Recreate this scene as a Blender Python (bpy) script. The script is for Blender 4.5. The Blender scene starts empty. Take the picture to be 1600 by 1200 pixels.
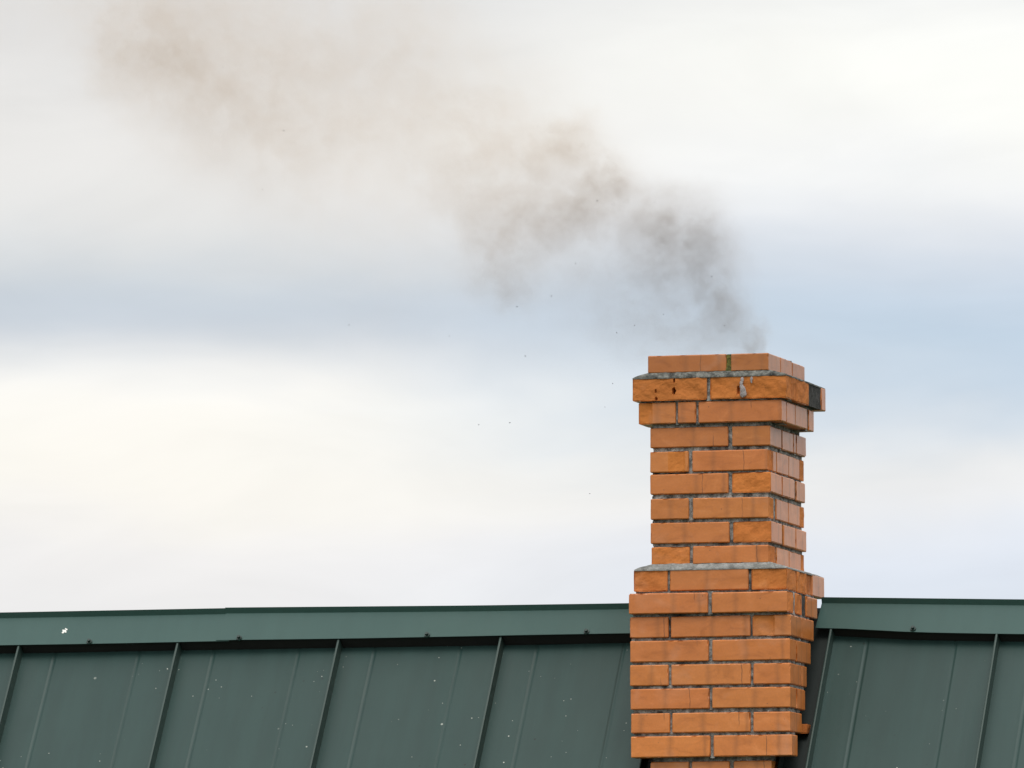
import bpy, bmesh, math, random
from mathutils import Vector, Matrix, noise
R = math.radians
random.seed(7)
S = bpy.context.scene
COL = S.collection

# ------------------------------------------------------------------ camera
cam = bpy.data.objects.new('camera', bpy.data.cameras.new('camera'))
COL.objects.link(cam)
cam.location = (6.8373, -26.5987, -1.4050)
fwd = Vector((-0.26910, 0.95863, 0.09281)).normalized()
cam.rotation_euler = fwd.to_track_quat('-Z', 'Y').to_euler()
cam.data.sensor_width = 36.0
cam.data.lens = 36.0 * 14000 / 1600
cam.data.clip_start = 0.5
cam.data.clip_end = 3000
S.camera = cam

# ------------------------------------------------------------------ sun
SUN_TO = Vector((0.16, -0.50, 0.85)).normalized()          # towards the sun
sun_el = math.asin(SUN_TO.z)
sun_az = math.atan2(SUN_TO.x, SUN_TO.y)
sl = bpy.data.lights.new('sun', 'SUN')
sl.energy = 1.5
sl.angle = R(25)
sl.color = (1.0, 0.96, 0.90)
so = bpy.data.objects.new('sun', sl)
COL.objects.link(so)
so.rotation_euler = (-SUN_TO).to_track_quat('-Z', 'Y').to_euler()

# ------------------------------------------------------------------ world: thin bright cloud over a clear sky
def lin(c):
    c = c / 255.0
    return c / 12.92 if c <= 0.04045 else ((c + 0.055) / 1.055) ** 2.4
def srgb(r, g, b, a=1.0):
    return (lin(r), lin(g), lin(b), a)

W = bpy.data.worlds.new('World')
S.world = W
W.use_nodes = True
nt = W.node_tree
nt.nodes.clear()
N = nt.nodes.new
L = nt.links.new
def mth(tree, op, a, b=None, c=None, clamp=False):
    n = tree.nodes.new('ShaderNodeMath'); n.operation = op; n.use_clamp = clamp
    for i, v in enumerate((a, b, c)):
        if v is None: continue
        if isinstance(v, (int, float)): n.inputs[i].default_value = v
        else: tree.links.new(v, n.inputs[i])
    return n.outputs[0]
def mixc(tree, f, a, b, mode='MIX'):
    n = tree.nodes.new('ShaderNodeMix'); n.data_type = 'RGBA'; n.blend_type = mode; n.clamp_factor = True
    for i, v in ((0, f), (6, a), (7, b)):
        if isinstance(v, (int, float)): n.inputs[i].default_value = v
        elif isinstance(v, tuple): n.inputs[i].default_value = v
        else: tree.links.new(v, n.inputs[i])
    return n.outputs[2]
def ramp(tree, fac, stops, interp='EASE'):
    n = tree.nodes.new('ShaderNodeValToRGB'); cr = n.color_ramp; cr.interpolation = interp
    while len(cr.elements) < len(stops): cr.elements.new(0.5)
    for e, (p, c) in zip(cr.elements, stops):
        e.position = p; e.color = c if isinstance(c, tuple) else (c, c, c, 1)
    tree.links.new(fac, n.inputs[0])
    return n.outputs[0]
def nois(tree, vec, scale, detail=3, rough=0.5, dist=0.0):
    n = tree.nodes.new('ShaderNodeTexNoise')
    n.inputs['Scale'].default_value = scale; n.inputs['Detail'].default_value = detail
    n.inputs['Roughness'].default_value = rough; n.inputs['Distortion'].default_value = dist
    if vec is not None: tree.links.new(vec, n.inputs['Vector'])
    return n.outputs['Fac']
def mapr(tree, v, a, b, c, d, smooth=False):
    n = tree.nodes.new('ShaderNodeMapRange'); n.clamp = True
    if smooth: n.interpolation_type = 'SMOOTHSTEP'
    tree.links.new(v, n.inputs[0])
    for i, x in enumerate((a, b, c, d)): n.inputs[i + 1].default_value = x
    return n.outputs[0]

tc = N('ShaderNodeTexCoord')
sep = N('ShaderNodeSeparateXYZ'); L(tc.outputs['Generated'], sep.inputs[0])
elev = mth(nt, 'MULTIPLY', mth(nt, 'ARCSINE', sep.outputs[2]), 180 / math.pi)
azim = mth(nt, 'MULTIPLY', mth(nt, 'ARCTAN2', sep.outputs[0], sep.outputs[1]), 180 / math.pi)
cmb = N('ShaderNodeCombineXYZ'); L(mth(nt, 'MULTIPLY', azim, 0.35), cmb.inputs[0]); L(elev, cmb.inputs[1])
warp = nois(nt, cmb.outputs[0], 0.75, 4, 0.5, 0.4)
elev_w = mth(nt, 'ADD', elev, mth(nt, 'MULTIPLY', mth(nt, 'SUBTRACT', warp, 0.5), 0.95))
t_el = mth(nt, 'DIVIDE', elev_w, 12.0)
def stops(lst): return [(e / 12.0, srgb(*c)) for e, c in lst]
bank_a = ramp(nt, t_el, stops([(0, (224, 229, 235)), (3.7, (238, 237, 236)), (4.40, (241, 239, 239)), (4.70, (252, 248, 239)),
    (5.15, (255, 252, 245)), (5.32, (249, 248, 245)), (5.57, (216, 220, 225)), (5.80, (198, 208, 219)), (6.05, (212, 217, 221)),
    (6.40, (233, 232, 230)), (6.95, (237, 235, 232)), (7.75, (221, 221, 221)), (9.0, (240, 240, 238)), (12.0, (246, 246, 245))]), 'B_SPLINE')
bank_b = ramp(nt, t_el, stops([(0, (224, 229, 235)), (3.9, (221, 229, 241)), (4.30, (229, 234, 243)), (4.65, (244, 242, 239)), (4.95, (220, 227, 234)),
    (5.22, (200, 214, 228)), (5.61, (192, 210, 227)), (6.0, (206, 217, 230)), (6.40, (232, 235, 240)), (6.72, (250, 250, 248)),
    (7.05, (255, 255, 250)), (7.45, (255, 255, 250)), (7.90, (238, 239, 239)), (9.0, (240, 240, 238)), (12.0, (246, 246, 245))]), 'B_SPLINE')
wave = mth(nt, 'SINE', mth(nt, 'MULTIPLY', mth(nt, 'ADD', azim, 15.4), 2 * math.pi / 14.0))
side = mapr(nt, mth(nt, 'ADD', wave, mth(nt, 'MULTIPLY', mth(nt, 'SUBTRACT', warp, 0.5), 0.8)), -0.9, 0.9, 0, 1, True)
cloud = mixc(nt, side, bank_a, bank_b)
mottle = mapr(nt, nois(nt, cmb.outputs[0], 1.5, 4, 0.55, 0.6), 0.3, 0.7, 0.985, 1.06)
# overcast: the vault overhead is brighter than near the horizon
vault = mth(nt, 'ADD', 1.0, mth(nt, 'MULTIPLY', mapr(nt, elev, 9, 80, 0, 1), 0.9))
below = mapr(nt, elev, -2, 0, 0.35, 1.0)
bg_c = N('ShaderNodeBackground'); L(cloud, bg_c.inputs[0])
L(mth(nt, 'MULTIPLY', mth(nt, 'MULTIPLY', vault, below), mottle), bg_c.inputs[1])
sky = N('ShaderNodeTexSky'); sky.sky_type = 'NISHITA'; sky.sun_disc = False
sky.sun_elevation = sun_el; sky.sun_rotation = sun_az
bg_s = N('ShaderNodeBackground'); L(sky.outputs[0], bg_s.inputs[0]); bg_s.inputs[1].default_value = 0.08
mxs = N('ShaderNodeMixShader'); mxs.inputs[0].default_value = 0.965
L(bg_s.outputs[0], mxs.inputs[1]); L(bg_c.outputs[0], mxs.inputs[2])
wo = N('ShaderNodeOutputWorld'); L(mxs.outputs[0], wo.inputs[0])

S.view_settings.view_transform = 'Standard'
S.view_settings.look = 'None'
S.view_settings.exposure = 0.0
S.view_settings.gamma = 1.0
S.cycles.use_denoising = True
S.cycles.volume_bounces = 0
S.cycles.volume_step_rate = 4.0
S.cycles.max_bounces = 8

# ------------------------------------------------------------------ helpers
def material(name):
    m = bpy.data.materials.new(name); m.use_nodes = True
    t = m.node_tree; b = t.nodes['Principled BSDF']
    return m, t, b
def link(name, mesh, mats, parent=None):
    o = bpy.data.objects.new(name, mesh)
    COL.objects.link(o)
    for m in (mats if isinstance(mats, (list, tuple)) else [mats]):
        mesh.materials.append(m)
    if parent: o.parent = parent
    return o
def empty(name, loc=(0, 0, 0)):
    o = bpy.data.objects.new(name, None); o.empty_display_size = 0.1
    COL.objects.link(o); o.location = loc
    return o
def tag(o, label=None, cat=None, kind=None, group=None):
    if label: o['label'] = label
    if cat: o['category'] = cat
    if kind: o['kind'] = kind
    if group: o['group'] = group
def bump(tree, bsdf, h, strength, dist):
    n = tree.nodes.new('ShaderNodeBump'); n.inputs['Strength'].default_value = strength
    n.inputs['Distance'].default_value = dist
    tree.links.new(h, n.inputs['Height']); tree.links.new(n.outputs[0], bsdf.inputs['Normal'])
def tcoord(tree, which='Object'):
    return tree.nodes.new('ShaderNodeTexCoord').outputs[which]
def geopos(tree):
    return tree.nodes.new('ShaderNodeNewGeometry').outputs['Position']

# ------------------------------------------------------------------ materials
def brick_mat(name, broken):
    m, t, b = material(name)
    oi = t.nodes.new('ShaderNodeObjectInfo')
    oc = tcoord(t); wp = geopos(t)
    sp = t.nodes.new('ShaderNodeSeparateXYZ'); t.links.new(oc, sp.inputs[0])
    mpb = t.nodes.new('ShaderNodeMapping'); mpb.inputs['Scale'].default_value = (0.7, 0.7, 1.5); t.links.new(wp, mpb.inputs[0])
    big = nois(t, mpb.outputs[0], 16, 5, 0.6, 0.8)
    fine = nois(t, wp, 160, 4, 0.65)
    if broken:
        c = ramp(t, big, [(0.3, (0.46, 0.148, 0.034, 1)), (0.55, (0.57, 0.190, 0.048, 1)), (0.75, (0.63, 0.228, 0.066, 1))])
    else:
        c = ramp(t, big, [(0.28, (0.42, 0.130, 0.025, 1)), (0.5, (0.535, 0.173, 0.037, 1)), (0.72, (0.60, 0.208, 0.055, 1))])
    c = mixc(t, 1.0, c, oi.outputs['Color'], 'MULTIPLY')
    c = mixc(t, mapr(t, fine, 0.35, 0.7, 0.0, 0.22), c, (0.30, 0.10, 0.03, 1))
    # fired-on darker bands across the face, one or two per brick at its own place
    def band(k, off, w):
        r = mth(t, 'FRACT', mth(t, 'MULTIPLY', oi.outputs['Random'], k))
        wob = mth(t, 'MULTIPLY', mth(t, 'SUBTRACT', nois(t, wp, 30, 2), 0.5), 0.012)
        x = mth(t, 'ADD', mth(t, 'ADD', sp.outputs[0], sp.outputs[1]), wob)
        d = mth(t, 'ABSOLUTE', mth(t, 'SUBTRACT', x, mth(t, 'ADD', mth(t, 'MULTIPLY', r, 0.07), off)))
        return mapr(t, d, 0.0, w, 1, 0)
    if not broken:
        c = mixc(t, mth(t, 'MULTIPLY', band(17.3, 0.03, 0.010), 0.45), c, (0.24, 0.085, 0.025, 1))
        c = mixc(t, mth(t, 'MULTIPLY', band(7.9, -0.09, 0.014), 0.38), c, (0.24, 0.085, 0.025, 1))
        c = mixc(t, mth(t, 'MULTIPLY', band(41.7, -0.02, 0.0018), mapr(t, nois(t, wp, 9, 1), 0.46, 0.52, 0, 0.8)), c, (0.06, 0.025, 0.012, 1))
    # grime specks and thin lime bloom
    v = t.nodes.new('ShaderNodeTexVoronoi'); v.inputs['Scale'].default_value = 55; t.links.new(wp, v.inputs['Vector'])
    sep2 = t.nodes.new('ShaderNodeSeparateColor'); t.links.new(v.outputs['Color'], sep2.inputs[0])
    speck = mth(t, 'MULTIPLY', mapr(t, v.outputs['Distance'], 0.05, 0.13, 1, 0), mapr(t, sep2.outputs[0], 0.90, 0.93, 0, 0.8))
    c = mixc(t, speck, c, (0.05, 0.03, 0.02, 1))
    bloom = mapr(t, nois(t, wp, 7, 3, 0.6, 0.5), 0.56, 0.8, 0, 0.22)
    c = mixc(t, bloom, c, (0.60, 0.40, 0.30, 1))
    t.links.new(c, b.inputs['Base Color'])
    b.inputs['Roughness'].default_value = 0.85 if broken else 0.34
    b.inputs['IOR'].default_value = 1.3 if broken else 1.55
    h = mth(t, 'ADD', nois(t, wp, 90, 5, 0.7), mth(t, 'MULTIPLY', nois(t, wp, 420, 3, 0.6), 0.35))
    bump(t, b, h, 0.5 if broken else 0.16, 0.003 if broken else 0.002)
    return m
M_BRICK = brick_mat('brick_face', False)
M_BROKEN = brick_mat('brick_broken_face', True)

def mortar_mat(name, lo, hi, grime):
    m, t, b = material(name)
    wp = geopos(t)
    c = ramp(t, nois(t, wp, 60, 5, 0.7), [(0.3, lo), (0.7, hi)])
    c = mixc(t, mapr(t, nois(t, wp, 22, 4, 0.6), 0.50, 0.66, 0, grime), c, (0.02, 0.02, 0.02, 1))
    t.links.new(c, b.inputs['Base Color'])
    b.inputs['Roughness'].default_value = 0.95
    bump(t, b, nois(t, wp, 260, 4, 0.7), 0.9, 0.004)
    return m
M_MORTAR = mortar_mat('mortar', (0.09, 0.088, 0.085, 1), (0.44, 0.43, 0.41, 1), 0.85)
M_HAUNCH = mortar_mat('mortar_haunch', (0.20, 0.20, 0.19, 1), (0.38, 0.38, 0.37, 1), 0.25)
M_HAUNCH_DARK = mortar_mat('mortar_haunch_weathered', (0.045, 0.05, 0.046, 1), (0.24, 0.24, 0.22, 1), 0.95)
M_SOOT_SHADE = mortar_mat('soot_and_gap_shade', (0.018, 0.018, 0.018, 1), (0.06, 0.058, 0.055, 1), 0.5)
M_MOSS = mortar_mat('moss', (0.035, 0.04, 0.012, 1), (0.16, 0.15, 0.03, 1), 0.4)
M_SMEAR = mortar_mat('lime_smear', (0.27, 0.24, 0.24, 1), (0.40, 0.36, 0.36, 1), 0.3)

def metal_mat(name, base, specks, rough, sv=0.14):
    m, t, b = material(name)
    wp = geopos(t)
    mp = t.nodes.new('ShaderNodeMapping'); mp.inputs['Scale'].default_value = (9, 1.2, 1.2); t.links.new(wp, mp.inputs[0])
    streak = nois(t, mp.outputs[0], 2.2, 4, 0.6)
    k = lambda f: (base[0] * f, base[1] * f, base[2] * f, 1)
    c = ramp(t, streak, [(0.3, k(1 - sv)), (0.7, k(1 + sv))])
    c = mixc(t, mapr(t, nois(t, wp, 3.2, 4, 0.6), 0.45, 0.75, 0, 0.35), c, (base[0] * 1.5, base[1] * 1.25, base[2] * 1.2, 1))
    if specks:
        for sc, thr, rad, col, off in ((46, 0.70, 0.09, (0.50, 0.52, 0.47, 1), 0.0), (17, 0.86, 0.058, (0.62, 0.64, 0.58, 1), 3.1), (34, 0.84, 0.10, (0.012, 0.018, 0.016, 1), 7.7)):
            ad = t.nodes.new('ShaderNodeVectorMath'); ad.operation = 'ADD'; ad.inputs[1].default_value = (off, off, off); t.links.new(wp, ad.inputs[0])
            v = t.nodes.new('ShaderNodeTexVoronoi'); v.inputs['Scale'].default_value = sc; t.links.new(ad.outputs[0], v.inputs['Vector'])
            s2 = t.nodes.new('ShaderNodeSeparateColor'); t.links.new(v.outputs['Color'], s2.inputs[0])
            size = mth(t, 'MULTIPLY', mth(t, 'ADD', s2.outputs[1], 0.4), rad)
            dot = mth(t, 'LESS_THAN', v.outputs['Distance'], size)
            clus = mapr(t, nois(t, wp, 2.6, 2, 0.5), 0.46, 0.60, 0.0, 1.0)
            on = mth(t, 'MULTIPLY', mth(t, 'GREATER_THAN', s2.outputs[0], thr), clus)
            c = mixc(t, mth(t, 'MULTIPLY', mth(t, 'MULTIPLY', dot, on), 0.85), c, col)
    t.links.new(c, b.inputs['Base Color'])
    b.inputs['Roughness'].default_value = rough
    b.inputs['IOR'].default_value = 1.38
    h = mth(t, 'ADD', nois(t, wp, 500, 2, 0.5), mth(t, 'MULTIPLY', nois(t, wp, 12, 2, 0.5), 1.5))
    bump(t, b, h, 0.06, 0.002)
    return m
GREEN = (0.017, 0.045, 0.041)
M_PANEL = metal_mat('green_roof_sheet', GREEN, True, 0.46, 0.08)
M_TRIM = metal_mat('green_trim_sheet', (0.032, 0.077, 0.070), False, 0.42, 0.03)
M_SEAM = metal_mat('green_seam_sheet', (0.030, 0.054, 0.048), False, 0.45, 0.05)
M_FLASH_SHADE = metal_mat('shade_dark_flashing_sheet', (0.005, 0.011, 0.010), False, 0.6, 0.05)

def plain(name, col, rough, var=0.15, scale=20):
    m, t, b = material(name)
    c = ramp(t, nois(t, geopos(t), scale, 4, 0.6), [(0.3, tuple(v * (1 - var) for v in col) + (1,)), (0.7, tuple(v * (1 + var) for v in col) + (1,))])
    t.links.new(c, b.inputs['Base Color']); b.inputs['Roughness'].default_value = rough
    return m
M_FOAM = plain('ridge_vent_foam', (0.008, 0.009, 0.009), 1.0)
M_SCREW = plain('painted_screw', (0.012, 0.030, 0.026), 0.35)
M_DROP = plain('bird_dropping', (0.75, 0.75, 0.72), 0.8, 0.1, 80)
M_WALL = plain('plaster_wall', (0.55, 0.50, 0.42), 0.9, 0.08, 6)
M_GROUND = plain('grass_ground', (0.07, 0.09, 0.04), 1.0, 0.35, 0.6)
M_ASH = plain('soot', (0.012, 0.011, 0.010), 1.0)

# ------------------------------------------------------------------ ground
bm = bmesh.new()
bmesh.ops.create_grid(bm, x_segments=8, y_segments=8, size=900)
me = bpy.data.meshes.new('ground'); bm.to_mesh(me); bm.free()
g = link('ground', me, M_GROUND); g.location.z = -6.6
tag(g, 'grassy ground around the house', 'ground', 'structure')

# ------------------------------------------------------------------ house: walls and standing seam roof
TH = R(54)
UP = Vector((0, math.cos(TH), math.sin(TH)))
NR = Vector((0, -math.sin(TH), math.cos(TH)))
RIDGE = Vector((0, 0.5037, 0.4925))
def rp(x, s, h=0.0):                       # roof coordinates: x along the ridge, s up the slope (0 at the ridge), h off the sheet
    return Vector((x, 0, 0)) + RIDGE + UP * s + NR * h
def rpb(x, s, h=0.0):                      # the same on the far slope
    p = rp(x, s, h); return Vector((p.x, 2 * RIDGE.y - p.y, p.z))
SLOPE = 4.2
X_W, X_E = -6.14, 4.55
house = empty('house', (0, RIDGE.y, -6.6))
tag(house, 'house with dark green standing seam metal roof behind the brick chimney', 'house')
def child_mesh(name, verts, faces, mats, parent, smooth=False):
    me = bpy.data.meshes.new(name)
    me.from_pydata([tuple(v) for v in verts], [], faces)
    bm = bmesh.new(); bm.from_mesh(me); bmesh.ops.recalc_face_normals(bm, faces=bm.faces); bm.to_mesh(me); bm.free()
    if smooth:
        for p in me.polygons: p.use_smooth = True
    o = link(name, me, mats)
    o.parent = parent; o.matrix_parent_inverse = Matrix.Translation(parent.location).inverted()
    return o

ye = RIDGE.y - math.cos(TH) * (SLOPE - 0.35); ze = RIDGE.z - math.sin(TH) * (SLOPE - 0.35)
yb_ = 2 * RIDGE.y - ye
def wall(x0, x1, y0, y1, gable=False):
    t = 0.25
    vs = [(x0, y0, -6.62), (x1, y0, -6.62), (x1, y1, -6.62), (x0, y1, -6.62)]
    if gable:
        prof = [(y0, -6.62), (y1, -6.62), (y1, ze - .05), (RIDGE.y, RIDGE.z - 0.12), (y0, ze - .05)]
        v = [(x0, a, b) for a, b in prof] + [(x1, a, b) for a, b in prof]
        f = [(0, 1, 2, 3, 4), (5, 6, 7, 8, 9)] + [(i, (i + 1) % 5, (i + 1) % 5 + 5, i + 5) for i in range(5)]
    else:
        v = vs + [(a, b, ze - .05) for a, b, _ in vs]
        f = [(0, 1, 2, 3), (4, 5, 6, 7)] + [(i, (i + 1) % 4, (i + 1) % 4 + 4, i + 4) for i in range(4)]
    child_mesh('wall', v, f, M_WALL, house)
wall(X_W + 0.6, X_E - 0.6, ye, ye + 0.25)
wall(X_W + 0.6, X_E - 0.6, yb_ - 0.25, yb_)
wall(X_W + 0.3, X_W + 0.6, ye, yb_, True)
wall(X_E - 0.6, X_E - 0.3, ye, yb_, True)

SEAM0, PITCH = 0.286, 0.5315
seams = [SEAM0 + PITCH * i for i in range(-12, 9)]
def lerp_tab(tab, x):
    if x <= tab[0][0]: return tab[0][1]
    for (a, b), (c, d) in zip(tab, tab[1:]):
        if x <= c: return b + (d - b) * (x - a) / (c - a)
    return tab[-1][1]
CAP_LO = [(-7, -.131), (-1.69, -.129), (-.86, -.132), (-.3, -.131), (0.1, -.120), (.237, -.1155), (.29, -.117), (.558, -.140), (.904, -.155), (1.5, -.160), (6, -.16)]
CAP_FOLD = [(-7, -.016), (-1.69, -.016), (-.88, -.027), (-.37, -.030), (.1, -.02), (.243, -.016), (.89, -.041), (1.5, -.046), (6, -.046)]
def vent_s(x): return lerp_tab(CAP_LO, x) + (0.003 if x < 0.1 else 0.002)

def panel(x0, x1, front=True):
    f = rp if front else rpb
    creases = [x0 + 0.212 * PITCH, x0 + 0.742 * PITCH]
    xs = [x0 + (x1 - x0) * i / 22 for i in range(23)]
    for c in creases: xs += [c - 0.009, c - 0.003, c + 0.0005, c + 0.007]
    xs = sorted(xs)
    n = 34 if front else 6
    ss = [-SLOPE * (i / n) ** 1.5 for i in range(n + 1)]
    seed = x0 * 3.7 + (0 if front else 50)
    vs = []
    for s in ss:
        for x in xs:
            h = 0.0026 * noise.noise(Vector((x * 2.2, s * 0.9, seed))) + 0.0010 * noise.noise(Vector((x * 7, s * 2.2, seed)))
            e = min(x - x0, x1 - x) / 0.06
            h *= min(1, e)
            for c in creases:
                if c - 0.004 <= x <= c + 0.002: h -= 0.0019
                if c - 0.011 <= x < c - 0.006: h += 0.0002
            vs.append(f(x, s, h))
    w = len(xs)
    fs = [(i * w + j, i * w + j + 1, (i + 1) * w + j + 1, (i + 1) * w + j) for i in range(n) for j in range(w - 1)]
    return child_mesh('roof_panel', vs, fs, M_PANEL, house)
def seam(x, front=True):
    f = rp if front else rpb
    prof = [(-0.0040, -.002), (-0.0030, 0.034), (-0.0044, 0.036), (-0.0040, 0.0395), (-0.0015, 0.0405), (0.0022, 0.0400), (0.0030, 0.036), (0.0020, 0.0335), (0.0030, -.002)]
    ss = [-0.075, -0.2, -0.5, -1.0, -1.8, -3.0, -SLOPE]
    vs = []
    for s in ss:
        wob = 0.0014 * noise.noise(Vector((x * 5, s * 3.1, 4.2)))
        for a, b in prof: vs.append(f(x + a + wob, s, b))
    k = len(prof)
    fs = [(i * k + j, i * k + (j + 1) % k, (i + 1) * k + (j + 1) % k, (i + 1) * k + j) for i in range(len(ss) - 1) for j in range(k)]
    fs += [tuple(range(k)), tuple(range((len(ss) - 1) * k, len(ss) * k))]
    return child_mesh('standing_seam', vs, fs, M_SEAM, house)
for fr in (True, False):
    for a, b in zip(seams, seams[1:]): panel(a, b, fr)
    for x in seams: seam(x, fr)

# vent strip under the ridge cap, a sunken dark foam between the seams
def vent(x0, x1):
    xs = [x0 + (x1 - x0) * i / 4 for i in range(5)]
    vs = []
    for x in xs:
        s = vent_s(x)
        for ds, h in ((0, .0005), (0.004, .0385), (0.05, .0385), (0.05, .0005)): vs.append(rp(x, s + ds, h))
    fs = [(i * 4 + j, i * 4 + (j + 1) % 4, i * 4 + 4 + (j + 1) % 4, i * 4 + 4 + j) for i in range(4) for j in range(4)] + [(0, 1, 2, 3), (16, 17, 18, 19)]
    child_mesh('ridge_vent_strip', vs, fs, M_FOAM, house)
for a, b in zip(seams, seams[1:]):
    if a < -0.2 and b > 0.2: continue
    vent(a + 0.006, b - 0.006)

# ridge cap lengths: folded sheet, lapped at the joints
def ridge_cap(xa, xb, lift=0.0, skew=0.0):
    n = max(6, int((xb - xa) / 0.09))
    vs = []; T = 0.0016
    H = 0.042 + lift
    rise = 0.0185
    for i in range(n + 1):
        x = xa + (xb - xa) * i / n
        lo, fo = lerp_tab(CAP_LO, x), lerp_tab(CAP_FOLD, x)
        wv = 0.0022 * noise.noise(Vector((x * 2.1, 3.3, lift * 100)))
        sk = skew * (1 - i / n) if skew else 0
        a = rp(x - sk, lo + lift, H + wv); a2 = rp(x - sk, lo + lift + .0015, H - 0.004 + wv)
        c = rp(x, fo, H + lift * .2); d = c + Vector((0, -0.007, rise))  # riser leaned outward, a shape added to put its face in shade
        m = lambda p: Vector((p.x, 2 * RIDGE.y - p.y, p.z))
        prof = [a2, a, c, d, m(d), m(c), m(a), m(a2)]
        inn = [a2 + UP * 0.002 - NR * T, a - NR * T * 1.0 + UP * .002, c - NR * T + Vector((0, T, 0)), d + Vector((0, T, -T))]
        inn = inn + [m(p) for p in reversed(inn)]
        vs += prof + list(reversed(inn))
    k = 16
    fs = [(i * k + j, i * k + (j + 1) % k, (i + 1) * k + (j + 1) % k, (i + 1) * k + j) for i in range(n) for j in range(k)]
    for b in (0, n * k):
        fs += [(b + j, b + j + 1, b + 14 - j, b + 15 - j) for j in range(7)]
    return child_mesh('ridge_cap', vs, fs, M_TRIM, house)
caps = [ridge_cap(X_W, -3.65, 0.0), ridge_cap(-3.70, -1.67, 0.0018), ridge_cap(-1.70, -0.262, 0.0042, 0.012), ridge_cap(0.243, 2.30, 0.0, 0.006), ridge_cap(2.26, X_E, 0.002)]

def screw(x, s, cap, lift):
    bm = bmesh.new()
    def cyl(r0, r1, z0, z1, seg):
        rot = NR.to_track_quat('Z', 'Y').to_matrix().to_4x4()
        c = rp(x, s, 0.0425 + lift + (z0 + z1) / 2)
        bmesh.ops.create_cone(bm, cap_ends=True, segments=seg, radius1=r0, radius2=r1, depth=z1 - z0, matrix=Matrix.Translation(c) @ rot)
    cyl(0.0100, 0.0088, -.001, 0.0035, 16); cyl(0.0056, 0.0052, 0.0035, 0.012, 6)
    me = bpy.data.meshes.new('screw'); bm.to_mesh(me); bm.free()
    o = link('screw', me, M_SCREW); o.parent = cap; o.matrix_parent_inverse = cap.matrix_world.inverted()
    o.matrix_parent_inverse = Matrix.Translation(house.location).inverted() @ Matrix.Identity(4)
    return o
bpy.context.view_layer.update()
for x, s, ci, lf in ((-2.135, -.121, 1, .0018), (-1.636, -.119, 2, .0042), (-1.017, -.121, 2, .0042), (-.498, -.120, 2, .0042), (.55, -.128, 3, 0), (1.2, -.148, 3, 0), (-2.75, -.121, 1, .0018)):
    o = screw(x, s, caps[ci], lf)
    o.matrix_parent_inverse = caps[ci].matrix_world.inverted()

# bird dropping spattered on the cap flange
bm = bmesh.new()
for dx, ds, r in ((0, 0, .006), (.006, .006, .0035), (-.004, -.006, .004), (.005, -.004, .003), (.002, .010, .0025), (-.006, .004, .0025)):
    rot = NR.to_track_quat('Z', 'Y').to_matrix().to_4x4()
    bmesh.ops.create_icosphere(bm, subdivisions=2, radius=r, matrix=Matrix.Translation(rp(-2.228 + dx, -.074 + ds, .0425 + .0018)) @ rot @ Matrix.Diagonal((1, 1, .3, 1)))
me = bpy.data.meshes.new('bird_dropping'); bm.to_mesh(me); bm.free()
o = link('bird_dropping', me, M_DROP); o.parent = caps[1]; o.matrix_parent_inverse = caps[1].matrix_world.inverted()
o['label'] = 'small white bird dropping on the ridge cap'

# flashing on the slope, its near-black colour standing for the shade beside the chimney
def slab(x0, x1, s0, s1, h0, h1):
    vs = [rp(x, s, h) for x in (x0, x1) for s in (s0, s1) for h in (h0, h1)]
    fs = [(0, 1, 3, 2), (4, 5, 7, 6), (0, 1, 5, 4), (2, 3, 7, 6), (0, 2, 6, 4), (1, 3, 7, 5)]
    return vs, fs
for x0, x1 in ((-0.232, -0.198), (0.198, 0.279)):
    child_mesh('shade_flashing', *slab(x0, x1, -0.95, -0.02, 0.004, 0.007), M_FLASH_SHADE, house)
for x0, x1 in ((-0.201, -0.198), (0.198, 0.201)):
    child_mesh('shade_flashing', *slab(x0, x1, -0.84, -0.10, 0.0072, 0.055), M_FLASH_SHADE, house)
child_mesh('shade_flashing', *slab(-0.232, 0.279, -1.06, -0.952, 0.004, 0.007), M_FLASH_SHADE, house)

# ------------------------------------------------------------------ chimney
chimney = empty('chimney', (0, 0.23, -0.07))
tag(chimney, 'tall orange brick chimney with corbelled top and stepped base on the green roof', 'chimney')
CH_INV = Matrix.Translation(chimney.location).inverted()

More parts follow.
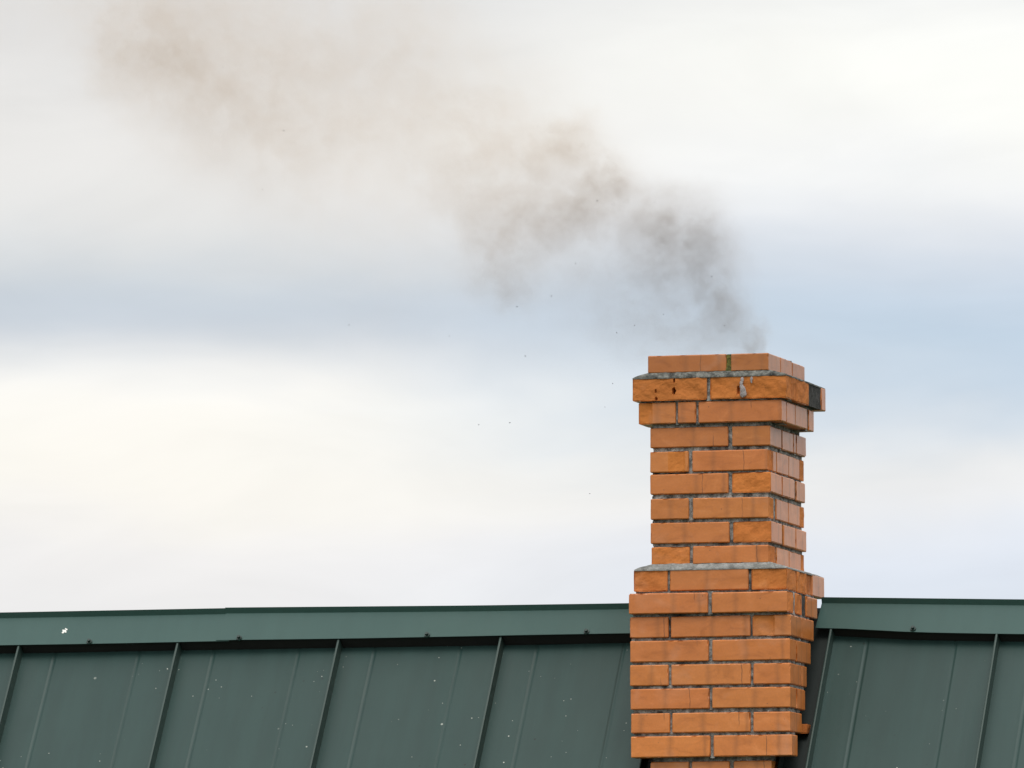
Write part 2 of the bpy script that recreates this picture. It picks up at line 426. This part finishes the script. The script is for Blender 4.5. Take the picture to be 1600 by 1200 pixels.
def grid_axis(Lh, cell, inset):
    n = max(1, int(round((2 * Lh - 2 * inset) / cell)))
    return [-Lh] + [-Lh + inset + (2 * Lh - 2 * inset) * i / n for i in range(n + 1)] + [Lh]
def brick_mesh(sx, sy, sz, seed, rough=(), cell=0.012, pits=(), chip=1.0):
    ax = [grid_axis(h / 2, cell, min(0.003, h / 6)) for h in (sx, sy, sz)]
    if cell > 0.05: ax = [[-h / 2, -h / 2 + .003, h / 2 - .003, h / 2] for h in (sx, sy, sz)]
    nx, ny, nz = (len(a) - 1 for a in ax)
    idx = {}; vs = []; fs = []; mi = []
    so_ = Vector((seed * 3.17, seed * 1.91, seed * 0.77))
    def is_rough(side, px):
        for r in rough:
            if r[0] == side and (len(r) == 1 or r[1] <= px <= r[2]): return True
        return False
    def v(i, j, k):
        key = (i, j, k)
        if key in idx: return idx[key]
        p = Vector((ax[0][i], ax[1][j], ax[2][k])); q = p + so_
        ext = []
        if i in (0, nx): ext.append(('R' if i else 'L', Vector((1 if i else -1, 0, 0))))
        if j in (0, ny): ext.append(('B' if j else 'F', Vector((0, 1 if j else -1, 0))))
        if k in (0, nz): ext.append(('T' if k else 'D', Vector((0, 0, 1 if k else -1))))
        fx = p.x / sx + 0.5
        d = Vector((0, 0, 0))
        if len(ext) >= 2:
            pull = 0.0011 + chip * 0.016 * max(0.0, noise.noise(q * 55) - 0.30) + chip * 0.004 * max(0, noise.noise(q * 17) - .2)
            for s_, n_ in ext: d -= n_ * pull
        for s_, n_ in ext:
            fpar = fx if s_ in 'FBTD' else p.y / sy + 0.5
            if is_rough(s_, fpar):
                a = noise.fractal(q * 22, 0.8, 2.1, 4)
                d += n_ * (0.0030 * a - 0.0020 - 0.004 * abs(noise.noise(q * 9)))
            elif len(ext) == 1:
                d += n_ * 0.0005 * noise.noise(q * 30)
            if s_ == 'F':
                for (x_, z_, rx, rz, dep) in pits:
                    u = ((p.x - x_) / rx) ** 2 + ((p.z - z_) / rz) ** 2
                    if u < 1.3: d += Vector((0, dep * min(1, 1.5 * (1.3 - u)), 0))
        vs.append(p + d); idx[key] = len(vs) - 1
        return idx[key]
    def quad(a, b, c, d, side, fpar):
        fs.append((v(*a), v(*b), v(*c), v(*d))); mi.append(1 if is_rough(side, fpar) else 0)
    fxm = lambda i: ((ax[0][i] + ax[0][i + 1]) / 2) / sx + 0.5
    fym = lambda j: ((ax[1][j] + ax[1][j + 1]) / 2) / sy + 0.5
    for i in range(nx):
        for k in range(nz):
            quad((i, 0, k), (i + 1, 0, k), (i + 1, 0, k + 1), (i, 0, k + 1), 'F', fxm(i))
            quad((i, ny, k), (i, ny, k + 1), (i + 1, ny, k + 1), (i + 1, ny, k), 'B', fxm(i))
        for j in range(ny):
            quad((i, j, 0), (i, j + 1, 0), (i + 1, j + 1, 0), (i + 1, j, 0), 'D', fxm(i))
            quad((i, j, nz), (i + 1, j, nz), (i + 1, j + 1, nz), (i, j + 1, nz), 'T', fxm(i))
    for j in range(ny):
        for k in range(nz):
            quad((0, j, k), (0, j, k + 1), (0, j + 1, k + 1), (0, j + 1, k), 'L', fym(j))
            quad((nx, j, k), (nx, j + 1, k), (nx, j + 1, k + 1), (nx, j, k + 1), 'R', fym(j))
    me = bpy.data.meshes.new('brick'); me.from_pydata([tuple(p) for p in vs], [], fs)
    me.polygons.foreach_set('material_index', mi)
    return me
bcount = [0]
def brick(x0, x1, y0, y1, z0, z1, rough=(), cell=0.012, pits=(), tone=None, chip=1.0):
    bcount[0] += 1
    seed = bcount[0]
    rnd = random.Random(seed * 13 + 5)
    me = brick_mesh(x1 - x0, y1 - y0, z1 - z0, seed, rough, cell, pits, chip)
    o = link('brick', me, [M_BRICK, M_BROKEN])
    o.parent = chimney; o.matrix_parent_inverse = CH_INV
    o.location = ((x0 + x1) / 2 + rnd.uniform(-.0005, .0005), (y0 + y1) / 2 + rnd.uniform(-.0016, .0012), (z0 + z1) / 2 + rnd.uniform(-.0005, .0005))
    o.rotation_euler = (R(rnd.uniform(-.35, .35)), R(rnd.uniform(-.22, .22)), R(rnd.uniform(-.35, .35)))
    k = tone if tone else rnd.uniform(0.92, 1.10)
    o.color = (k * rnd.uniform(.98, 1.02), k * rnd.uniform(.96, 1.02), k * rnd.uniform(.90, 1.02), 1)
    return o

# name, x left, x right, y front, z bottom, z top, front joints, right side pieces (y from, y to, smooth / rough)
COURSES = [
('K3', -0.194, 0.190, 0.000, 1.192, 1.246, [(0.056, 0.071)], [(0.0, 0.151, 's'), (0.156, 0.297, 's'), (0.308, 0.465, 's')]),
('K2', -0.241, 0.249, -0.010, 1.106, 1.177, [(-0.005, 0.006)], [(-0.01, 0.064, 'r'), (0.067, 0.117, 'r'), (0.123, 0.287, 'r'), (0.441, 0.496, 's')]),
('K1', -0.224, 0.230, 0.000, 1.035, 1.101, [(-0.106, -0.099), (-0.042, -0.034)], [(0.0, 0.061, 's'), (0.065, 0.172, 's'), (0.177, 0.329, 's'), (0.354, 0.421, 's')]),
('S6', -0.191, 0.191, 0.012, 0.962, 1.023, [(0.057, 0.07)], [(0.012, 0.159, 's'), (0.169, 0.311, 's'), (0.314, 0.342, 's'), (0.351, 0.473, 's')]),
('S5', -0.190, 0.186, 0.010, 0.886, 0.950, [(-0.068, -0.056)], [(0.01, 0.063, 'r'), (0.071, 0.11, 's'), (0.114, 0.263, 's'), (0.273, 0.412, 's'), (0.416, 0.470, 'r')]),
('S4', -0.190, 0.193, 0.012, 0.817, 0.879, [(0.058, 0.07)], [(0.012, 0.153, 's'), (0.159, 0.319, 's'), (0.348, 0.46, 's')]),
('S3', -0.189, 0.187, 0.010, 0.740, 0.804, [(-0.068, -0.055)], [(0.01, 0.079, 'r'), (0.107, 0.259, 's'), (0.264, 0.408, 's'), (0.411, 0.468, 'r')]),
('S2', -0.190, 0.193, 0.013, 0.665, 0.729, [(0.06, 0.072)], [(0.013, 0.151, 's'), (0.176, 0.324, 's'), (0.334, 0.465, 's')]),
('S1', -0.187, 0.187, 0.012, 0.600, 0.655, [(-0.066, -0.055)], [(0.012, 0.101, 'r'), (0.109, 0.263, 's'), (0.268, 0.418, 's'), (0.422, 0.468, 'r')]),
('C8', -0.241, 0.245, 0.004, 0.518, 0.585, [(-0.134, -0.126), (0.123, 0.132)], [(0.004, 0.131, 'r'), (0.139, 0.267, 'r'), (0.338, 0.488, 's')]),
('C7', -0.253, 0.251, -0.010, 0.448, 0.511, [(-0.002, 0.009)], [(-0.01, 0.068, 'r'), (0.096, 0.178, 'r'), (0.236, 0.369, 's')]),
('C6', -0.254, 0.257, 0.004, 0.375, 0.439, [(-0.132, -0.124), (0.127, 0.135)], [(0.004, 0.143, 's'), (0.148, 0.301, 's')]),
('C5', -0.253, 0.254, 0.003, 0.301, 0.366, [(-0.004, 0.008)], [(0.003, 0.083, 's'), (0.088, 0.27, 's')]),
('C4', -0.253, 0.255, 0.003, 0.227, 0.291, [(-0.131, -0.122), (0.129, 0.138)], [(0.003, 0.15, 's'), (0.156, 0.216, 's')]),
('C3', -0.252, 0.255, 0.004, 0.155, 0.218, [(-0.002, 0.008)], [(0.004, 0.082, 's'), (0.088, 0.193, 's')]),
('C2', -0.251, 0.254, 0.005, 0.082, 0.143, [(-0.128, -0.12), (0.127, 0.137)], [(0.005, 0.152, 's')]),
('C1', -0.251, 0.258, 0.006, 0.007, 0.072, [(-0.0, 0.01)], [(0.006, 0.079, 's')]),
('N1', -0.196, 0.191, 0.030, -0.071, -0.006, [(-0.074, -0.064), (0.055, 0.068)], [(0.03, 0.111, 'r')]),
('N2', -0.195, 0.192, 0.031, -0.146, -0.081, [(-0.005, 0.006)], [(0.031, 0.111, 's')]),
('N3', -0.196, 0.191, 0.030, -0.221, -0.156, [(-0.074, -0.064), (0.055, 0.068)], [(0.03, 0.111, 's')]),
]
ROUGH_FRONT = {('K2', 0): [('F',)], ('K2', 1): [('F',)], ('S4', 1): [('F',)], ('S2', 1): [('F',)], ('S1', 0): [('F',)],
    ('C8', 0): [('F',)], ('C8', 2): [('F',)], ('C6', 2): [('F', 0.0, 0.56)], ('S5', 0): [('F', 0.5, 0.9)], ('K1', 0): [('F', 0.0, 0.36)]}
TONE = {'K3': 0.76, 'K2': 0.92, 'K1': 0.92, 'S6': 0.86, 'C5': 1.06, 'C4': 1.06, 'C3': 1.08, 'C2': 1.1, 'C1': 1.12, 'N1': 1.06}  # S6 toned down to paint in the shade under the corbel
PITS = {('K2', 0): [(0.013, -.006, .0042, .010, .03), (0.013, .026, .002, .006, .015), (-.044, -.006, .0018, .007, .010), (-.044, -.030, .0025, .006, .012)],
        ('K2', 1): [(-.033, -.01, .003, .014, .015)]}
BW = 0.115
mort = bmesh.new()
def soot_shade_box(*a):
    b = bmesh.new(); add_box(b, *a); part_from_bm('sooty_shaded_joint', b, M_SOOT_SHADE)
def part_from_bm(name, bmx, mat):
    me = bpy.data.meshes.new(name); bmx.to_mesh(me); bmx.free()
    o = link(name, me, mat); o.parent = chimney; o.matrix_parent_inverse = CH_INV
    return o
def add_box(bmx, x0, x1, y0, y1, z0, z1, jit=0.0, cell=0.014):
    """mortar: box with its faces broken up into an uneven surface"""
    ax = []
    for a, b in ((x0, x1), (y0, y1), (z0, z1)):
        n = max(1, min(60, int(round((b - a) / cell)))); ax.append([a + (b - a) * i / n for i in range(n + 1)])
    nx, ny, nz = (len(a) - 1 for a in ax); idx = {}
    def v(i, j, k):
        if (i, j, k) not in idx:
            p = Vector((ax[0][i], ax[1][j], ax[2][k])); d = Vector((0, 0, 0))
            if jit:
                a = noise.noise(p * 38) * jit + noise.noise(p * 110) * jit * .6
                if i == 0: d.x -= a
                if i == nx: d.x += a
                if j == 0: d.y -= a
                if j == ny: d.y += a
            idx[(i, j, k)] = bmx.verts.new(p + d)
        return idx[(i, j, k)]
    for i in range(nx):
        for k in range(nz):
            bmx.faces.new((v(i, 0, k), v(i + 1, 0, k), v(i + 1, 0, k + 1), v(i, 0, k + 1)))
            bmx.faces.new((v(i, ny, k), v(i, ny, k + 1), v(i + 1, ny, k + 1), v(i + 1, ny, k)))
        for j in range(ny):
            bmx.faces.new((v(i, j, 0), v(i, j + 1, 0), v(i + 1, j + 1, 0), v(i + 1, j, 0)))
            bmx.faces.new((v(i, j, nz), v(i + 1, j, nz), v(i + 1, j + 1, nz), v(i, j + 1, nz)))
    for j in range(ny):
        for k in range(nz):
            bmx.faces.new((v(0, j, k), v(0, j, k + 1), v(0, j + 1, k + 1), v(0, j + 1, k)))
            bmx.faces.new((v(nx, j, k), v(nx, j + 1, k), v(nx, j + 1, k + 1), v(nx, j, k + 1)))
SH_B = 0.462
info = []
for name, xl, xr, yf, z0, z1, fj, sd in COURSES:
    full = name[0] in 'KS' or name == 'C8'
    yb = sd[-1][1]
    info.append((name, xl, xr, yf, yb, z0, z1, full))
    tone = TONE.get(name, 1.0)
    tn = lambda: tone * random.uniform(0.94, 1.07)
    edges = [xl] + [e for j in fj for e in j] + [xr]
    nb = len(edges) // 2
    for b in range(nb):
        a0, a1 = edges[2 * b], edges[2 * b + 1]
        rough = list(ROUGH_FRONT.get((name, b), []))
        y1 = yf + BW
        if b == nb - 1:
            y1 = sd[0][1]
            if sd[0][2] == 'r': rough.append(('R',))
        if b == 0 and not full: y1 = min(y1, yb)
        fine = 0.0035 if name == 'K2' else 0.007
        brick(a0, a1, yf, y1, z0, z1, rough, fine, PITS.get((name, b), ()), tn())
        if b == nb - 1 and y1 < yf + BW - 0.01 and full:      # backing behind a broken corner
            add_box(mort, a1 - 0.11, a1 - 0.012, y1, yf + BW, z0 - .003, z1 + .003)
    for (j0, j1) in fj:
        if name == 'K3': continue
        add_box(mort, j0 - .002, j1 + .002, yf + 0.010, yf + 0.10, z0 - .004, z1 + .004, .002, .007)
    for b, (y0, y1, ty) in enumerate(sd):
        if b:
            p = sd[b - 1][1]
            if y0 - p > 0.006:
                if name == 'K2': soot_shade_box(xr - .10, xr - .004, p - .002, y0 + .002, z0 + .001, z1 - .001, .003, .01)
                elif name == 'C8': brick(xr - .10, xr - .005, p + .001, y0 - .001, z0, z1, [('R',)], 0.008, (), 0.7)
                elif name in ('S4', 'S2') or (name == 'C7' and b == 2): soot_shade_box(xr - .10, xr - .006, p - .002, y0 + .002, z0, z1, .002, .008)  # open gaps: dark fill near the face puts their shade into colour
                else: add_box(mort, xr - .10, xr - .005, p - .002, y0 + .002, z0 - .003, z1 + .003, .002, .008)
            rec = -0.001 if (ty == 'r' and b == len(sd) - 1) else 0.0
            if name == 'S4' and b == 2: rec = 0.002
            brick(xr - BW - rec, xr - rec, y0, y1, z0, z1, [('R',)] if ty == 'r' else [], 0.007, (), tn())
    # left side and back
    if full:
        q0 = yf + BW + 0.010; q1 = yb - BW - 0.010
        mid = (q0 + q1) / 2 + (0.03 if int(name[1]) % 2 else -0.03)
        for a, b_ in ((q0, mid - .005), (mid + .005, yb)):
            brick(xl, xl + BW, a, b_, z0, z1, [], 0.02, (), tn())
        for a in (q0 - .01, mid - .005): add_box(mort, xl + .008, xl + .1, a - .001, a + .011, z0 - .003, z1 + .003)
        w0, w1 = xl + BW + .010, xr - BW - .010
        brick(w0, (w0 + w1) / 2 - .005, yb - BW, yb, z0, z1, [], 0.02, (), tn())
        brick((w0 + w1) / 2 + .005, w1, yb - BW, yb, z0, z1, [], 0.02, (), tn())
        for a in (w0 - .01, (w0 + w1) / 2 - .005, w1): add_box(mort, a - .001, a + .011, yb - .1, yb - .008, z0 - .003, z1 + .003)
    elif yb > yf + BW + 0.03:
        brick(xl, xl + BW, yf + BW + .010, yb, z0, z1, [], 0.02, (), tn())
        add_box(mort, xl + .008, xl + .1, yf + BW - .001, yf + BW + .011, z0 - .003, z1 + .003)

# bed joints, set back behind the brick faces
for up, dn in zip(info, info[1:]):
    xl = max(up[1], dn[1]) + .0045; xr = min(up[2], dn[2]) - .0065
    yf = max(up[3], dn[3]) + .0095; yb = min(up[4], dn[4]) - .005
    z0, z1 = dn[6] - .002, up[5] + .002
    if dn[0][0] == 'N': yb = 0.11
    if up[7] and dn[7]:
        add_box(mort, xl, xr, yf, yf + .105, z0, z1, .0055, .007)
        add_box(mort, xl, xr, yb - .105, yb, z0, z1, .002)
        add_box(mort, xl, xl + .105, yf + .105, yb - .105, z0, z1, .002)
        add_box(mort, xr - .105, xr, yf + .105, yb - .105, z0, z1, .0045, .008)
    else:
        add_box(mort, xl, xr, yf, yb, z0, z1, .0055, .007)
part_from_bm('mortar', mort, M_MORTAR)
# the stack inside, passing down through the roof, and the flue lining
core = bmesh.new()
add_box(core, -.187, .184, .112, .450, -0.95, 0.52)
add_box(core, -.187, .184, .040, .112, -0.95, -.218)
part_from_bm('stack_core', core, M_MORTAR)
lin_ = bmesh.new()
for b in ((-.085, .085, .118, .130), (-.085, .085, .345, .357), (-.085, -.073, .130, .345), (.073, .085, .130, .345)):
    add_box(lin_, *b, 0.50, 1.243)
part_from_bm('flue_lining', lin_, M_SOOT_SHADE)

# sloped mortar haunches on the two ledges
def haunch(lo, hi, z0, z1, mats, seed, name):
    bmx = bmesh.new(); n = 40; rows = 5
    def ring(rect):
        x0, x1, y0, y1 = rect; pts = []
        for (a, b) in (((x0, y0), (x1, y0)), ((x1, y0), (x1, y1)), ((x1, y1), (x0, y1)), ((x0, y1), (x0, y0))):
            for i in range(n): pts.append((a[0] + (b[0] - a[0]) * i / n, a[1] + (b[1] - a[1]) * i / n))
        return pts
    A, B = ring(lo), ring(hi); rings = []
    for r in range(rows + 1):
        f = r / rows; row = []
        for (ax_, ay), (bx, by) in zip(A, B):
            p = Vector((ax_ + (bx - ax_) * f, ay + (by - ay) * f, z0 + (z1 - z0) * f ** 0.8))
            p.z += 0.0022 * noise.noise(p * 40 + Vector((seed, 0, 0))); p.y -= 0.0015 * noise.noise(p * 60)
            row.append(bmx.verts.new(p))
        rings.append(row)
    base = [bmx.verts.new((a, b, z0 - .004)) for a, b in A]; rings.insert(0, base)
    m = len(A)
    for r0, r1 in zip(rings, rings[1:]):
        for i in range(m): bmx.faces.new((r0[i], r0[(i + 1) % m], r1[(i + 1) % m], r1[i]))
    bmesh.ops.recalc_face_normals(bmx, faces=bmx.faces)
    return part_from_bm(name, bmx, mats)
haunch((-.239, .243, .003, .487), (-.184, .184, .013, .454), .586, .603, M_HAUNCH, 1.0, 'mortar_haunch')
haunch((-.241, .248, -.009, .495), (-.190, .187, .003, .462), 1.178, 1.195, M_HAUNCH_DARK, 5.0, 'mortar_haunch')

# mossy joint in the top course, lime smears on the broken course
bmx = bmesh.new(); add_box(bmx, .055, .072, .003, .10, 1.188, 1.245, .004, .006); part_from_bm('moss', bmx, M_MOSS)
def smear(cx, cz, pts, y):
    bmx = bmesh.new()
    for dx, dz, r in pts:
        bmesh.ops.create_icosphere(bmx, subdivisions=2, radius=r, matrix=Matrix.Translation((cx + dx, y, cz + dz)) @ Matrix.Diagonal((.75, .35, 1.1, 1)))
    for v_ in bmx.verts: v_.co += Vector((noise.noise(v_.co * 90), noise.noise(v_.co * 90 + Vector((9, 0, 0))) * .5, noise.noise(v_.co * 90 + Vector((0, 7, 0))))) * .0025
    part_from_bm('lime_smear', bmx, M_SMEAR)
smear(.108, 1.142, [(0, .022, .008), (-.002, .012, .008), (-.001, .001, .009), (.003, -.010, .011), (.006, -.020, .011), (.0, -.024, .009)], -.0115)
smear(.138, 1.166, [(0, 0, .006), (.0, -.009, .004)], -.011)
# loose brick end sticking out low beside the slope
brick(.18, .2685, .165, .225, .083, .113, [('R',), ('F',)], 0.007, (), 0.9)

# ------------------------------------------------------------------ smoke
M_SMOKE = bpy.data.materials.new('smoke'); M_SMOKE.use_nodes = True
t = M_SMOKE.node_tree; t.nodes.clear()
out = t.nodes.new('ShaderNodeOutputMaterial')
pv = t.nodes.new('ShaderNodeVolumePrincipled')
wp = geopos(t); sx = t.nodes.new('ShaderNodeSeparateXYZ'); t.links.new(wp, sx.inputs[0])
far = mapr(t, mth(t, 'SUBTRACT', sx.outputs[2], mth(t, 'MULTIPLY', sx.outputs[0], 0.45)), 1.55, 2.35, 0, 1, True)
t.links.new(mixc(t, far, (0.60, 0.58, 0.57, 1), (0.54, 0.49, 0.45, 1)), pv.inputs['Color'])
t.links.new(mixc(t, far, (0.35, 0.30, 0.27, 1), (0.95, 0.60, 0.36, 1)), pv.inputs['Absorption Color'])
pv.inputs['Density Attribute'].default_value = 'density'
pv.inputs['Density'].default_value = 1.0
pv.inputs['Anisotropy'].default_value = 0.25
t.links.new(pv.outputs[0], out.inputs['Volume'])

PUFFS = [(0.07, 0.23, 1.22, 0.05, 1.08), (0.1, 0.23, 1.28, 0.024, 1.35), (0.085, 0.23, 1.31, 0.034, 1.71), (0.05, 0.23, 1.345, 0.044, 1.28), (0.01, 0.23, 1.4, 0.055, 0.81), (-0.02, 0.23, 1.45, 0.059, 0.73), (0.03, 0.23, 1.52, 0.05, 0.54), (-0.05, 0.23, 1.51, 0.059, 0.49), (-0.09, 0.23, 1.57, 0.069, 0.54), (-0.16, 0.23, 1.6, 0.075, 0.86), (-0.21, 0.23, 1.63, 0.06, 0.65), (-0.22, 0.24, 1.57, 0.05, 0.36), (-0.1, 0.23, 1.69, 0.09, 0.7), (-0.2, 0.23, 1.71, 0.09, 0.7), (-0.28, 0.24, 1.69, 0.09, 0.63), (-0.03, 0.23, 1.62, 0.07, 0.36), (-0.02, 0.23, 1.57, 0.06, 0.27), (-0.27, 0.24, 1.56, 0.1, 0.45), (-0.2, 0.24, 1.46, 0.12, 0.22), (-0.36, 0.25, 1.82, 0.063, 1.2), (-0.43, 0.26, 1.78, 0.071, 1.2), (-0.51, 0.27, 1.72, 0.083, 0.9), (-0.4, 0.25, 1.89, 0.055, 0.83), (-0.49, 0.26, 1.95, 0.075, 1.35), (-0.59, 0.27, 1.89, 0.095, 0.75), (-0.65, 0.28, 1.73, 0.119, 0.6), (-0.75, 0.29, 1.63, 0.095, 0.7), (-0.77, 0.29, 1.54, 0.083, 0.75), (-0.71, 0.29, 1.48, 0.059, 0.45), (-0.83, 0.3, 1.81, 0.129, 0.45), (-0.28, 0.24, 1.36, 0.083, 0.4), (-0.17, 0.23, 1.34, 0.083, 0.52), (-0.06, 0.23, 1.33, 0.083, 0.58), (-0.39, 0.25, 1.38, 0.079, 0.15), (-0.44, 0.26, 1.53, 0.129, 0.45), (-0.62, 0.28, 1.31, 0.075, 0.08), (-0.77, 0.29, 2.03, 0.188, 0.45), (-1.01, 0.32, 2.04, 0.238, 0.38), (-0.75, 0.3, 1.95, 0.2, 0.38), (-1.15, 0.33, 2.25, 0.25, 0.31), (-1.4, 0.35, 1.96, 0.188, 0.28), (-1.54, 0.37, 2.04, 0.188, 0.47), (-1.73, 0.39, 2.14, 0.168, 0.53), (-1.96, 0.41, 2.26, 0.139, 0.64), (-1.88, 0.4, 2.34, 0.168, 0.64), (-2.04, 0.41, 2.35, 0.123, 0.48), (-1.73, 0.39, 2.39, 0.208, 0.42), (-1.36, 0.35, 2.32, 0.257, 0.35), (-1.04, 0.32, 2.36, 0.129, 0.4), (-1.58, 0.37, 2.21, 0.248, 0.31), (-1.23, 0.34, 2.15, 0.238, 0.19), (-2.06, 0.42, 2.56, 0.218, 0.5), (-2.33, 0.44, 2.57, 0.238, 0.25), (-2.6, 0.47, 2.63, 0.277, 0.25), (-1.8, 0.39, 2.63, 0.277, 0.38), (-1.25, 0.34, 1.62, 0.257, 0.1), (-1.03, 0.32, 1.45, 0.218, 0.1), (-0.12, 0.23, 1.5, 0.13, 0.29), (-0.22, 0.24, 1.62, 0.15, 0.33), (-0.5, 0.27, 1.82, 0.16, 0.35), (-0.62, 0.28, 1.62, 0.15, 0.3), (-0.78, 0.3, 1.72, 0.16, 0.3), (-1.2, 0.34, 1.9, 0.26, 0.18), (-1.5, 0.36, 2.15, 0.28, 0.25), (-1.75, 0.39, 2.3, 0.26, 0.26), (-0.95, 0.32, 1.75, 0.22, 0.16), (-0.35, 0.25, 1.42, 0.14, 0.2), (-1.9, 0.4, 2.2, 0.2, 0.21), (-0.3, 0.24, 1.75, 0.12, 0.3), (0.06, 0.23, 1.36, 0.05, 0.45), (0.0, 0.23, 1.46, 0.06, 0.38), (-0.03, 0.23, 1.53, 0.07, 0.3), (-0.1, 0.23, 1.62, 0.08, 0.4), (-0.13, 0.23, 1.42, 0.12, 0.3), (-0.16, 0.24, 1.55, 0.14, 0.3), (-0.08, 0.23, 1.33, 0.1, 0.25), (-0.68, 0.28, 1.68, 0.16, 0.3), (-0.9, 0.3, 2.0, 0.26, 0.15), (-1.25, 0.34, 2.1, 0.3, 0.08), (-1.55, 0.37, 2.3, 0.3, 0.14), (-1.0, 0.32, 2.25, 0.28, 0.08)]
gn = bpy.data.node_groups.new('smoke_field', 'GeometryNodeTree')
gn.interface.new_socket('Geometry', in_out='INPUT', socket_type='NodeSocketGeometry')
gn.interface.new_socket('Geometry', in_out='OUTPUT', socket_type='NodeSocketGeometry')
gN = gn.nodes.new; gL = gn.links.new
gout = gN('NodeGroupOutput')
pos = gN('GeometryNodeInputPosition').outputs[0]
def gmath(op, a, b=None, clamp=False):
    n = gN('ShaderNodeMath'); n.operation = op; n.use_clamp = clamp
    for i, v in enumerate((a, b)):
        if v is None: continue
        if isinstance(v, (int, float)): n.inputs[i].default_value = v
        else: gL(v, n.inputs[i])
    return n.outputs[0]
def gvec(op, a, b):
    n = gN('ShaderNodeVectorMath'); n.operation = op
    for i, v in enumerate((a, b)):
        if isinstance(v, tuple): n.inputs[i].default_value = v
        else: gL(v, n.inputs[i])
    return n
def gnoise(scale, detail, rough, color=False, vec=None):
    n = gN('ShaderNodeTexNoise'); n.inputs['Scale'].default_value = scale; n.inputs['Detail'].default_value = detail; n.inputs['Roughness'].default_value = rough
    gL(vec if vec else pos, n.inputs['Vector'])
    return n.outputs['Color' if color else 'Fac']
def gscale(vsock, k):
    n = gN('ShaderNodeVectorMath'); n.operation = 'SCALE'; gL(vsock, n.inputs[0]); n.inputs['Scale'].default_value = k
    return n.outputs[0]
w1 = gscale(gvec('SUBTRACT', gnoise(4.5, 2, 0.5, True), (.5, .5, .5)).outputs[0], 0.11)
w2 = gscale(gvec('SUBTRACT', gnoise(13, 4, 0.65, True), (.5, .5, .5)).outputs[0], 0.15)
pw = gvec('ADD', gvec('ADD', pos, w1).outputs[0], w2).outputs[0]
total = None
for (x, y, z, r, wgt) in PUFFS:
    d = gvec('DISTANCE', pw, (x, y, z)).outputs['Value']
    n = gN('ShaderNodeMapRange'); n.interpolation_type = 'SMOOTHSTEP'; n.clamp = True
    gL(d, n.inputs[0])
    n.inputs[1].default_value = 0.0; n.inputs[2].default_value = r * 1.95
    n.inputs[3].default_value = wgt / (r * 1.6) ; n.inputs[4].default_value = 0.0     # thicker puffs are thinner air
    total = n.outputs[0] if total is None else gmath('ADD', total, n.outputs[0])
tex = gnoise(9.0, 6, 0.66, vec=pw)
mr = gN('ShaderNodeMapRange'); mr.clamp = True; gL(tex, mr.inputs[0])
mr.inputs[1].default_value = 0.40; mr.inputs[2].default_value = 0.62; mr.inputs[3].default_value = 0.30; mr.inputs[4].default_value = 1.55
SMOKE_K = 0.43
tex2 = gnoise(26.0, 4, 0.6, vec=pw)
mr2 = gN('ShaderNodeMapRange'); mr2.clamp = True; gL(tex2, mr2.inputs[0])
mr2.inputs[1].default_value = 0.35; mr2.inputs[2].default_value = 0.65; mr2.inputs[3].default_value = 0.55; mr2.inputs[4].default_value = 1.45
dens = gmath('MULTIPLY', gmath('MULTIPLY', gmath('MULTIPLY', total, mr.outputs[0]), mr2.outputs[0]), SMOKE_K)
vc = gN('GeometryNodeVolumeCube')
gL(dens, vc.inputs['Density'])
MN, MX = (-3.0, -0.15, 1.15), (0.40, 0.85, 2.95)
vc.inputs['Min'].default_value = MN; vc.inputs['Max'].default_value = MX
for k_, a, b in (('X', 0, 0), ('Y', 1, 1), ('Z', 2, 2)):
    vc.inputs['Resolution ' + k_].default_value = int((MX[a] - MN[a]) / (0.018 if k_ == 'Y' else 0.010))
sm = gN('GeometryNodeSetMaterial'); sm.inputs['Material'].default_value = M_SMOKE
gL(vc.outputs[0], sm.inputs['Geometry']); gL(sm.outputs[0], gout.inputs[0])
vme = bpy.data.meshes.new('smoke_plume')
sp_ = link('smoke_plume', vme, M_SMOKE)
md = sp_.modifiers.new('field', 'NODES'); md.node_group = gn
tag(sp_, 'grey brown smoke drifting up and away from the brick chimney top', 'smoke', 'stuff')

# soot flakes carried up with the smoke
FL = [(-1.648, 0.23, 2.225), (-1.453, 0.23, 2.019), (-1.011, 0.23, 2.049), (-1.558, 0.23, 1.847), (-0.416, 0.23, 1.759), (-0.242, 0.23, 1.754), (-0.507, 0.23, 1.573), (-0.476, 0.23, 1.695), (-0.167, 0.23, 1.383), (-0.315, 0.23, 1.373), (-0.389, 0.23, 1.357), (-0.673, 0.23, 1.433), (-0.617, 0.23, 1.267), (-0.431, 0.23, 1.126), (-0.352, 0.23, 1.18), (-0.885, 0.23, 1.344), (-1.262, 0.23, 1.405), (-0.731, 0.23, 1.081), (-0.773, 0.23, 1.058), (-0.08, 0.23, 1.525), (-0.542, 0.23, 1.456), (-0.425, 0.23, 0.838), (-0.046, 0.23, 1.372)]
bmx = bmesh.new(); rr = random.Random(3)
for x, y, z in FL:
    r = rr.uniform(.0010, .0021)
    bmesh.ops.create_icosphere(bmx, subdivisions=1, radius=r, matrix=Matrix.Translation((x, y + rr.uniform(-.15, .15), z)) @ Matrix.Rotation(rr.uniform(0, 3), 4, 'Y') @ Matrix.Diagonal((1.4, .8, .7, 1)))
me = bpy.data.meshes.new('soot_flakes'); bmx.to_mesh(me); bmx.free()
o = link('soot_flakes', me, M_ASH)
tag(o, 'tiny black soot flakes floating in the air with the smoke', 'soot', 'stuff')
print('bricks', bcount[0])
